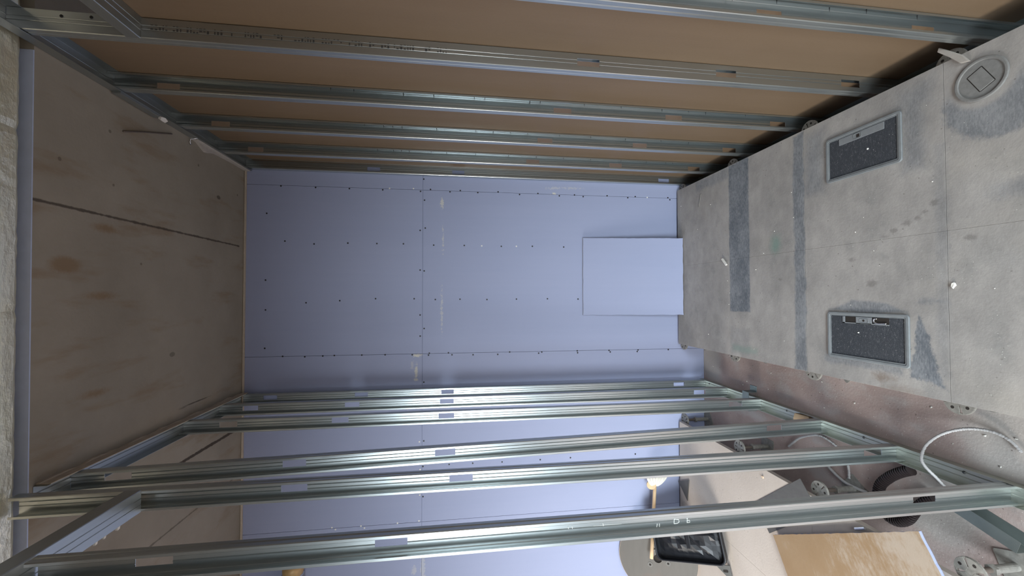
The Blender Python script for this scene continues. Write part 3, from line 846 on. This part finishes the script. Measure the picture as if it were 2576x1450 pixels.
for k, y in enumerate((2.958, 2.370, 1.797, 1.207, 0.62)):
    pedestal(-0.375, y, 'round pedestal head at the bare-slab edge of the floor, ' + pw[k], GP, .3 + k)
    pedestal(0.842, y, 'round pedestal head beside the brown wall, ' + pw[k], GP, .9 + k * 1.3)
for k, y in enumerate((2.955, 2.340, 1.772, 1.186)):
    pedestal(-0.972 + (.012 if k else 0), y, 'round pedestal head at the sandy left floor, ' + ['by the purple wall', 'between the back two panels', 'beside the grey sheet offcut', 'beyond the brown board offcut'][k], GP, .5 + k)
# floor boxes ------------------------------------------------------
def floor_box(x0, x1, y0, y1, label, opened):
    cx, cy = (x0 + x1) / 2, (y0 + y1) / 2; hx, hy = (x1 - x0) / 2, (y1 - y0) / 2
    e = empty('floor_box', (cx, cy, PT)); tag(e, label, 'floor box', 'carpet-lidded floor boxes')
    n = 5
    MB().ring(rrect(-hx, hx, -hy, hy, .014), rrect(-hx + .012, hx - .012, -hy + .012, hy - .012, .006), -.0005, .0075).build('rim', BOXRIM, e, bevel=.0025)
    MB().ring(rrect(-hx + .0115, hx - .0115, -hy + .0115, hy - .0115, .006), rrect(-hx + .017, hx - .017, -hy + .016, hy - .016, .004), -.0005, .0055).build('lid_edge', BOXRIM, e)
    MB().prism(rrect(-hx + .0165, hx - .0165, -hy + .0155, hy - .0155, .004), -.0005, .0028).build('carpet_lid', CARPET, e)
    sx1 = hx - .019; sx0 = sx1 - .030
    a, b = -.098, .098
    if not opened:
        s = MB().prism(rrect(sx0, sx1, a, b, .003), .0026, .0048).build('handle_plate', BOXSTRIP, e, bevel=.0008)
        MB().ring(rrect(sx0 + .003, sx1 - .003, -.006, .030, .008), rrect(sx0 + .0045, sx1 - .0045, -.0045, .0285, .007), .0046, .0062).build('latch', BOXRIM, s)
        MB().prism(rrect(sx0 + .008, sx1 - .008, .003, .017, .003), .0047, .0052).build('finger_hole', DARKHOLE, s)
    else:
        s = MB().box((sx0, -.030, .0026), (sx1, .038, .0048)).build('handle_plate', BOXSTRIP, e, bevel=.0008)
        MB().box((sx0, a, .0026), (sx0 + .004, b, .0048)).build('plate_edge', BOXSTRIP, s)
        MB().box((sx0, .088, .0026), (sx1, b, .0048)).build('plate_end', BOXSTRIP, s)
        MB().ring(rrect(sx0 + .003, sx1 - .006, -.016, .022, .008), rrect(sx0 + .0045, sx1 - .0075, -.0145, .0205, .007), .0046, .0058).build('latch', BOXRIM, s)
        MB().cyl(((sx0 + sx1) / 2, .004, .0047), ((sx0 + sx1) / 2, .004, .0056), .0045, .0045, 14).build('lock', DARKHOLE, s)
        MB().box((sx0 + .004, .040, .0024), (sx1, .086, .0032)).build('cable_slot', DARKHOLE, e)
        MB().box((sx0 + .004, -.098, .0024), (sx1, -.032, .0032)).build('cable_slot', DARKHOLE, e)
        ln = MB().tube(spline([(sx0 + .008, -.088, .0045), (sx0 + .006, -.055, .0046), (sx0 + .012, -.040, .0048), (sx1 - .006, -.040, .0050), (sx1 - .004, -.052, .005)], .004), .0028, 8).build('cable_clip', STEEL, e, smooth=True)
    return e
floor_box(0.527, 0.733, 1.343, 1.668, 'floor box with charcoal carpet lid and closed handle plate, beside the brown wall', False)
floor_box(-0.283, -0.073, 1.330, 1.674, 'floor box with charcoal carpet lid and two open cable slots, on the slab side', True)

# round grommet ----------------------------------------------------
e = empty('floor_grommet', (0.723, 1.102, PT)); tag(e, 'round dust-covered cable grommet set in the floor panel near the brown wall', 'grommet')
MB().ring(circle(0, 0, .071, 48), circle(0, 0, .060, 48), -.0005, .0065).build('rim', GREYLID, e, bevel=.003)
MB().prism(circle(0, 0, .061, 48), -.0005, .0025).build('cover', GREYLID, e)
rot = Matrix.Rotation(math.radians(28), 4, 'Z')
o = MB().prism(rrect(-.034, .034, -.021, .021, .003), .002, .0042, rot).build('square_lid', GREYLID, e, bevel=.0008)
mb = MB()
for (a, b, c, d) in ((-.037, -.035, -.021, .021), (.035, .037, -.021, .021), (-.036, .036, .0215, .0235), (-.036, .036, -.0235, -.0215)):
    mb.box((a, c, .0022), (b, d, .0027), rot)
mb.build('lid_gap', DARKHOLE, e)

# ================================================================== board pieces
def board(name, mat_face, sx, sy, th, loc, rotm, label, cat, edge=CORE, rough=.003, seed=1):
    """board piece with ragged cut edges: face part plus core part"""
    rnd = random.Random(seed); e = empty(name); e.matrix_world = Matrix.Translation(loc) @ rotm
    tag(e, label, cat)
    def outline(r):
        P = []
        for (ax, ay, bx, by) in ((-sx / 2, -sy / 2, sx / 2, -sy / 2), (sx / 2, -sy / 2, sx / 2, sy / 2), (sx / 2, sy / 2, -sx / 2, sy / 2), (-sx / 2, sy / 2, -sx / 2, -sy / 2)):
            L = math.hypot(bx - ax, by - ay); n = max(2, int(L / .02)); nx, ny = (by - ay) / L, -(bx - ax) / L
            for k in range(n):
                t = k / n; d = rnd.uniform(-r, r * .2) if k else 0
                P.append((ax + (bx - ax) * t + nx * d, ay + (by - ay) * t + ny * d))
        return P
    O = outline(rough)
    MB().prism([(x * .998, y * .998) for x, y in O], .0006, th - .0006).build('gypsum_core', edge, e)
    MB().prism(O, th - .0008, th).build('paper_face', mat_face, e)
    MB().prism(O, 0, .0008).build('back_paper', BROWN if mat_face is PURPLE else PURPLE, e)
    return e
# leaning purple offcut: local x -> world x, local y -> up the wall, local z -> towards the room
tilt = math.atan2(2.986 - 2.900, 1.005 - PT)
rm = Matrix.Rotation(PI / 2 - tilt, 4, 'X')
H = math.hypot(2.986 - 2.900, 1.005 - PT)
c = Vector((0.151, 2.900, PT)) + (rm.to_3x3() @ Vector((0, H / 2, 0)))
rm2 = rm
board('plasterboard_offcut', PURPLE, .594, H, .0125, c + Vector((0, 0.004, 0.003)), rm2, 'purple plasterboard offcut leaning on the end wall above the raised floor', 'board', seed=4, rough=.0025)
# brown-backed offcut lying on the left floor: A (-1.302,2.003)  B (-.879,1.298)
d = Vector((.423, -.705, 0)).normalized(); nrm = Vector((-d.y, d.x, 0)) * -1   # towards -x,-y side
ang = math.atan2(d.y, d.x)
A_ = Vector((-1.302, 2.003, 0)); ctr = A_ + d * .411 + Vector((-.705, -.423, 0)).normalized() * .30
mids = Matrix.Rotation(ang, 4, 'Z')
board('plasterboard_offcut', OFFPAPER, .822, .60, .0125, Vector((ctr.x, ctr.y, PT + .0130)), mids, 'brown paper-backed plasterboard offcut lying on the sandy left floor', 'board', edge=PURPLE, seed=9, rough=.002)
e2 = board('plasterboard_offcut', PURPLE, .50, .50, .0125, Vector((ctr.x, ctr.y, PT + .0002)) - d * .10, mids, 'second plasterboard offcut tucked beneath the brown paper-backed one', 'board', seed=12, rough=.002)

# ================================================================== loose things in the left room
# grey sheet offcut overhanging the panel edge
d1 = Vector((-.66, .75, 0)); a1 = math.atan2(d1.y, d1.x)
o = MB().prism([(0, 0), (.42, 0), (.42, .16), (0, .16)], 0, .0025).build('sheet_offcut', GREYMET)
o.location = (-.930, 1.846, PT + .0005); o.rotation_euler = (0, 0, a1)
tag(o, 'grey sheet-metal offcut overhanging the edge of the sandy left floor', 'sheet')
o = MB().prism([(0, 0), (.16, .05), (.13, -.10)], 0, .006).build('sheet_offcut', GREYMET)
o.location = (-1.385, 2.84, PT + .0005); o.rotation_euler = (0, 0, 2.7)
tag(o, 'small dark triangular sheet scrap on the sandy floor by the purple wall', 'sheet')

# cable-reel disc leaning on the wall
e = empty('reel_disc')
r = .275
tl = math.asin(min(1, (2.985 - 2.735) / (2 * r)))
rm = Matrix.Rotation(PI / 2 - tl, 4, 'X')
e.matrix_world = Matrix.Translation((-1.955, 2.735, PT + .004)) @ rm @ Matrix.Translation((0, r, 0))
tag(e, 'round grey plywood cable-reel disc leaning on the purple wall, left room', 'disc')
MB().ring(circle(0, 0, r, 64), circle(0, 0, .030, 64), 0, .011).build('plywood_face', PLY, e)
MB().ring(circle(0, 0, r + .0015, 64), circle(0, 0, r - .004, 64), .0005, .0100).build('edge', PLYEDGE, e)
hole_mb = []
MB().prism(circle(0, 0, .031, 32), .001, .0020).build('centre_hole', DARKHOLE, e)
for t in (0.35, 2.35, 4.45):
    q = (.075 * math.cos(t), .075 * math.sin(t))
    b = MB().ring(circle(q[0], q[1], .018, 24), circle(q[0], q[1], .008, 24), .0108, .0126).build('washer', GREYMET, e)
    MB().prism(circle(q[0], q[1], .009, 16), .0108, .0116).build('bolt_hole', DARKHOLE, b)

# string mop on a wooden stick, lying over the tray and against the wall
e = empty('string_mop'); tag(e, 'small cotton string mop with pale wooden stick, by the reel disc', 'mop')
p0, p1 = Vector((-1.435, 2.915, .470)), Vector((-1.915, 2.800, .560))
MB().tube([p0 + (p1 - p0) * k / 8 for k in range(9)], .0125, 14).build('stick', WOOD, e, smooth=True)
MB().prism(circle(0, 0, .034, 28), 0, .016, Matrix.Translation((-1.430, 2.905, .505)) @ Matrix.Rotation(1.2, 4, 'X')).build('wooden_cap', WOOD, e, bevel=.004)
for k in range(7):
    t = (k - 3) / 3.0
    pts = spline([(-1.437, 2.905, .475 + .018 * t), (-1.41, 2.885, .478 + .042 * t), (-1.375, 2.885, .470 + .068 * t), (-1.345, 2.905, .455 + .075 * t)], .008)
    MB().tube(pts, .0115, 8).build('strand', COTTON, e, smooth=True)
MB().box((-1.352, 2.88, .42), (-1.330, 2.92, .50)).build('band', BLACKC, e, bevel=.004)

# black plastic tray with a crumpled bag, leaning on the disc
e = empty('plastic_tray', (-1.64, 2.43, PT + .003)); tag(e, 'black plastic tray with a crumpled bag in it, tilted against the reel disc', 'tray')
rx = math.radians(45)
Rm = Matrix.Rotation(math.radians(22), 4, 'Z') @ Matrix.Rotation(rx, 4, 'X')
e.matrix_world = Matrix.Translation((-1.60, 2.445, PT + .004)) @ Rm
L_, W_ = .44, .125
MB().prism(rrect(-W_, W_, 0, L_, .035), 0, .006).build('base', BLACKP, e)
MB().ring(rrect(-W_ - .012, W_ + .012, -.0, L_ + .012, .045), rrect(-W_, W_, .012, L_, .035), .002, .055).build('rim', BLACKP, e, bevel=.004)
# crumpled bag
rnd = random.Random(8); vs = []; nx_, ny_ = 8, 13
for j in range(ny_ + 1):
    for i in range(nx_ + 1):
        u = -W_ + .008 + (2 * W_ - .016) * i / nx_; v = .016 + (L_ - .03) * j / ny_
        edge = min(i, nx_ - i, 3) / 3 * min(j, ny_ - j, 3) / 3
        vs.append((u, v, .010 + edge * (.030 + rnd.uniform(-.012, .018))))
fs = [(j * (nx_ + 1) + i, j * (nx_ + 1) + i + 1, (j + 1) * (nx_ + 1) + i + 1, (j + 1) * (nx_ + 1) + i) for j in range(ny_) for i in range(nx_)]
MB().add(vs, fs).build('crumpled_bag', BLACKP, e, solid=.002)
br = MB().prism([(-W_ - .010, -.004), (-W_ - .010, .085), (-W_ - .105, -.004)], .0, .010).build('gusset_bracket', GREYMET, e, bevel=.001)
MB().prism(rrect(-W_ - .05, -W_ - .035, .012, .042, .006), .0098, .0106).build('slot', DARKHOLE, br)
MB().box((-.05, .20, .060), (.045, .225, .066)).build('buckle', BLACKP, e, bevel=.002)

# white ribbed tubes and black conduit on the slab
def rib(r, amp, step): return lambda s: r + amp * (1 if (s / step) % 1 < .55 else -1)
T = .0052
o = MB().tube(spline([(-.895, 2.16, .012), (-.855, 2.120, .014), (-.815, 2.075, .016), (-.775, 2.0, .02), (-.757, 1.944, .02), (-.768, 1.885, .016), (-.800, 1.83, .012), (-.86, 1.795, .011), (-.92, 1.79, .011)], .003), rib(T, .0011, .008), 10).build('ribbed_tube', WHITEP, smooth=True)
tag(o, 'white ribbed plastic tube curling on the slab behind the left floor track', 'tube')
o = MB().tube(spline([(-.895, 1.925, .010), (-.925, 1.875, .010), (-.948, 1.815, .010), (-.950, 1.75, .010), (-.945, 1.70, .010)], .003), .007, 10).build('white_cable', WHITEP, smooth=True)
tag(o, 'thin pale cable on the slab crossing under the white ribbed tube', 'cable')
o = MB().tube(spline([(-.775, 1.385, .010), (-.735, 1.392, .045), (-.690, 1.402, .085), (-.655, 1.405, .095), (-.600, 1.392, .085), (-.545, 1.352, .065), (-.508, 1.295, .040), (-.498, 1.235, .022), (-.515, 1.190, .013), (-.548, 1.160, .011)], .003), rib(.0052, .0008, .008), 10).build('ribbed_tube', WHITEP, smooth=True)
tag(o, 'white ribbed tube arching out over the left floor track onto the slab', 'tube')
o = MB().tube(spline([(-.752, 1.500, .020), (-.785, 1.548, .020), (-.825, 1.592, .020), (-.880, 1.632, .020), (-.945, 1.640, .020), (-1.0, 1.61, .020), (-1.005, 1.56, .022), (-.97, 1.515, .024), (-.915, 1.485, .024), (-.860, 1.445, .022), (-.832, 1.415, .020)], .0022), rib(.0170, .0050, .0110), 14).build('black_conduit', BLACKC, smooth=False)
tag(o, 'black corrugated conduit bent on the slab behind the nearest left stud', 'conduit')

# U-track offcut on the slab
e_ang = math.atan2(-.165, -.045)
P = [(-.035, .045), (-.035, .0016), (-.0335, 0), (.0335, 0), (.035, .0016), (.035, .045)]
vs = []
for y in (-.105, .105): vs += [(a, y, b) for a, b in P]
o = MB().add(vs, [(i, i + 1, 7 + i, 6 + i) for i in range(5)]).build('track_offcut', OFFCUT, solid=.0014)
o.matrix_world = Matrix.Translation((-.852, 1.245, .0365)) @ Matrix.Rotation(math.radians(-16), 4, 'Z') @ Matrix.Rotation(math.radians(90), 4, 'Y')
tag(o, 'short dark steel track offcut lying on the slab, lower right of photo', 'offcut')
o = MB().cyl((0, 0, 0), (.0, .05, 0), .009, .009, 18).build('brass_sleeve', BRASS, smooth=False)
o.location = (-.915, 1.085, .010); o.rotation_euler = (0, 0, .2); tag(o, 'small brass sleeve on the slab beside a round pedestal', 'sleeve')

# lagged pipe high on the wall of the left room
e = empty('lagged_pipe'); tag(e, 'brown lagged pipe high on the purple wall behind the left partition', 'pipe')
MB().tube([(-1.79 - .04 * k, 2.905, 3.055 + .00012 * k * k) for k in range(26)], lambda s: .062 + .004 * math.sin(s * 40), 24).build('lagging', GOLD, e, smooth=True)
for k in range(3):
    MB().tube([(-1.86 - .14 * k, 2.905, 3.056 + .002 * k), (-1.872 - .14 * k, 2.905, 3.0563 + .002 * k)], .0675, 24).build('band', STEEL, e, smooth=True)

# ================================================================== small debris
def chunk(name, pos, size, label, cat, mat=PLASTER, group=None, seed=0, flat=.6):
    rnd = random.Random(seed); n = 8
    ps = [(size * rnd.uniform(.6, 1.1) * math.cos(2 * PI * k / n), size * rnd.uniform(.45, .8) * math.sin(2 * PI * k / n)) for k in range(n)]
    mb = MB(); h = size * flat
    vs = [(x, y, 0) for x, y in ps] + [(x * .7 + rnd.uniform(-.1, .1) * size, y * .7, h * rnd.uniform(.7, 1.1)) for x, y in ps]
    mb.add(vs, [tuple(range(n - 1, -1, -1)), tuple(range(n, 2 * n))] + [(k, (k + 1) % n, n + (k + 1) % n, n + k) for k in range(n)])
    o = mb.build(name, mat); o.location = pos; o.rotation_euler = (0, 0, rnd.uniform(0, 6))
    tag(o, label, cat, group); return o
o = MB().box((-.045, -.0045, 0), (.045, .0045, .003)).build('metal_strip', ZINC)
o.location = (.688, 2.674, PT + .0005); o.rotation_euler = (0, 0, math.atan2(.026, -.081)); tag(o, 'thin bent metal strip on the floor panel near the back corner', 'strip')
o = MB().prism([(-.032, -.006), (.030, -.009), (.034, .004), (-.028, .007)], 0, .010).build('plaster_stick', PLASTER, bevel=.002)
o.location = (.224, 2.407, PT + .0005); o.rotation_euler = (0, 0, math.atan2(-.031, -.049) + .25); tag(o, 'white broken plaster stick at the edge of the wide dark tape strip', 'plaster')
chunk('plaster_chunk', (.037, 1.190, PT + .0005), .012, 'white plaster lump on the floor joint between floor boxes and camera', 'plaster', seed=2)
chunk('gypsum_scrap', (.625, 1.475, PT + .0029), .0055, 'bright white scrap on the carpet lid beside the brown wall', 'scrap', SCREWW, seed=3)
chunk('gypsum_scrap', (-.160, 1.53, PT + .0029), .005, 'tiny white scrap on the carpet lid with open cable slots', 'scrap', SCREWW, seed=31)
o = MB().prism([(-.075, -.010), (-.03, -.020), (.03, -.014), (.078, -.008), (.07, .012), (.01, .010), (-.05, .014)], 0, .014).build('torn_plaster', MORTAR, bevel=.003)
o.location = (.842, 1.172, PT + .0005); o.scale = (.85, .62, .8); o.rotation_euler = (0, 0, math.atan2(.083, .097)); tag(o, 'torn white plaster strip on the panel edge beside the brown wall', 'plaster')
o = MB().cyl((0, -.025, 0), (0, .025, 0), .0065, .0065, 16).build('steel_pin', STEEL, smooth=False)
o.location = (-1.005, 1.535, PT + .007); o.rotation_euler = (0, 0, .55); tag(o, 'short shiny steel pin on the sandy floor beside the brown board', 'pin')
o = chunk('gypsum_scrap', (-1.000, 1.475, PT + .0005), .010, 'pale gypsum scrap next to the shiny steel pin', 'scrap', PLASTER, seed=6)
chunk('gypsum_scrap', (-1.035, 2.10, PT + .0005), .012, 'pale gypsum scrap on the sandy floor seen between two studs', 'scrap', PLYEDGE, seed=7)
rnd = random.Random(21)
crumb0 = None
def crumb(pos, s, label, group):
    global crumb0
    if crumb0 is None:
        o = chunk('plaster_crumb', (0, 0, 0), .005, label, 'crumb', PLASTER, group, 5, .8); crumb0 = o
    else:
        o = crumb0.copy(); C.objects.link(o); o['label'] = label; o['group'] = group
    o.location = pos; o.rotation_euler = (0, 0, rnd.uniform(0, 6)); o.scale = (s, s, s)
for k in range(26):
    x = rnd.uniform(-.63, -.42); y = rnd.uniform(1.05, 2.9)
    crumb((x, y, .0005), rnd.uniform(.35, 1.0), 'tiny plaster crumb on the bare slab between floor and left track', 'plaster crumbs on the slab')
for k in range(34):
    x = rnd.uniform(-.34, .82); y = rnd.uniform(1.0, 2.95)
    if 1.32 < y < 1.69 and (.51 < x < .75 or -.30 < x < -.05): continue
    if y > 2.86 and -.2 < x < .5: continue
    if (x - .723) ** 2 + (y - 1.102) ** 2 < .0064: continue
    crumb((x, y, PT + .0003), rnd.uniform(.25, .8), 'tiny plaster crumb on the dusty corridor floor panels', 'plaster crumbs on the floor panels')
for k in range(16):
    x = rnd.uniform(-1.0, -.76); y = rnd.uniform(1.0, 1.36)
    if (x + .852) ** 2 + (y - 1.245) ** 2 < .018 or x < -.93 + 0 and y > 1.17: continue
    crumb((x, y, .0005), rnd.uniform(.4, 1.1), 'tiny plaster crumb on the slab around the dark track offcut', 'plaster crumbs in the left room')
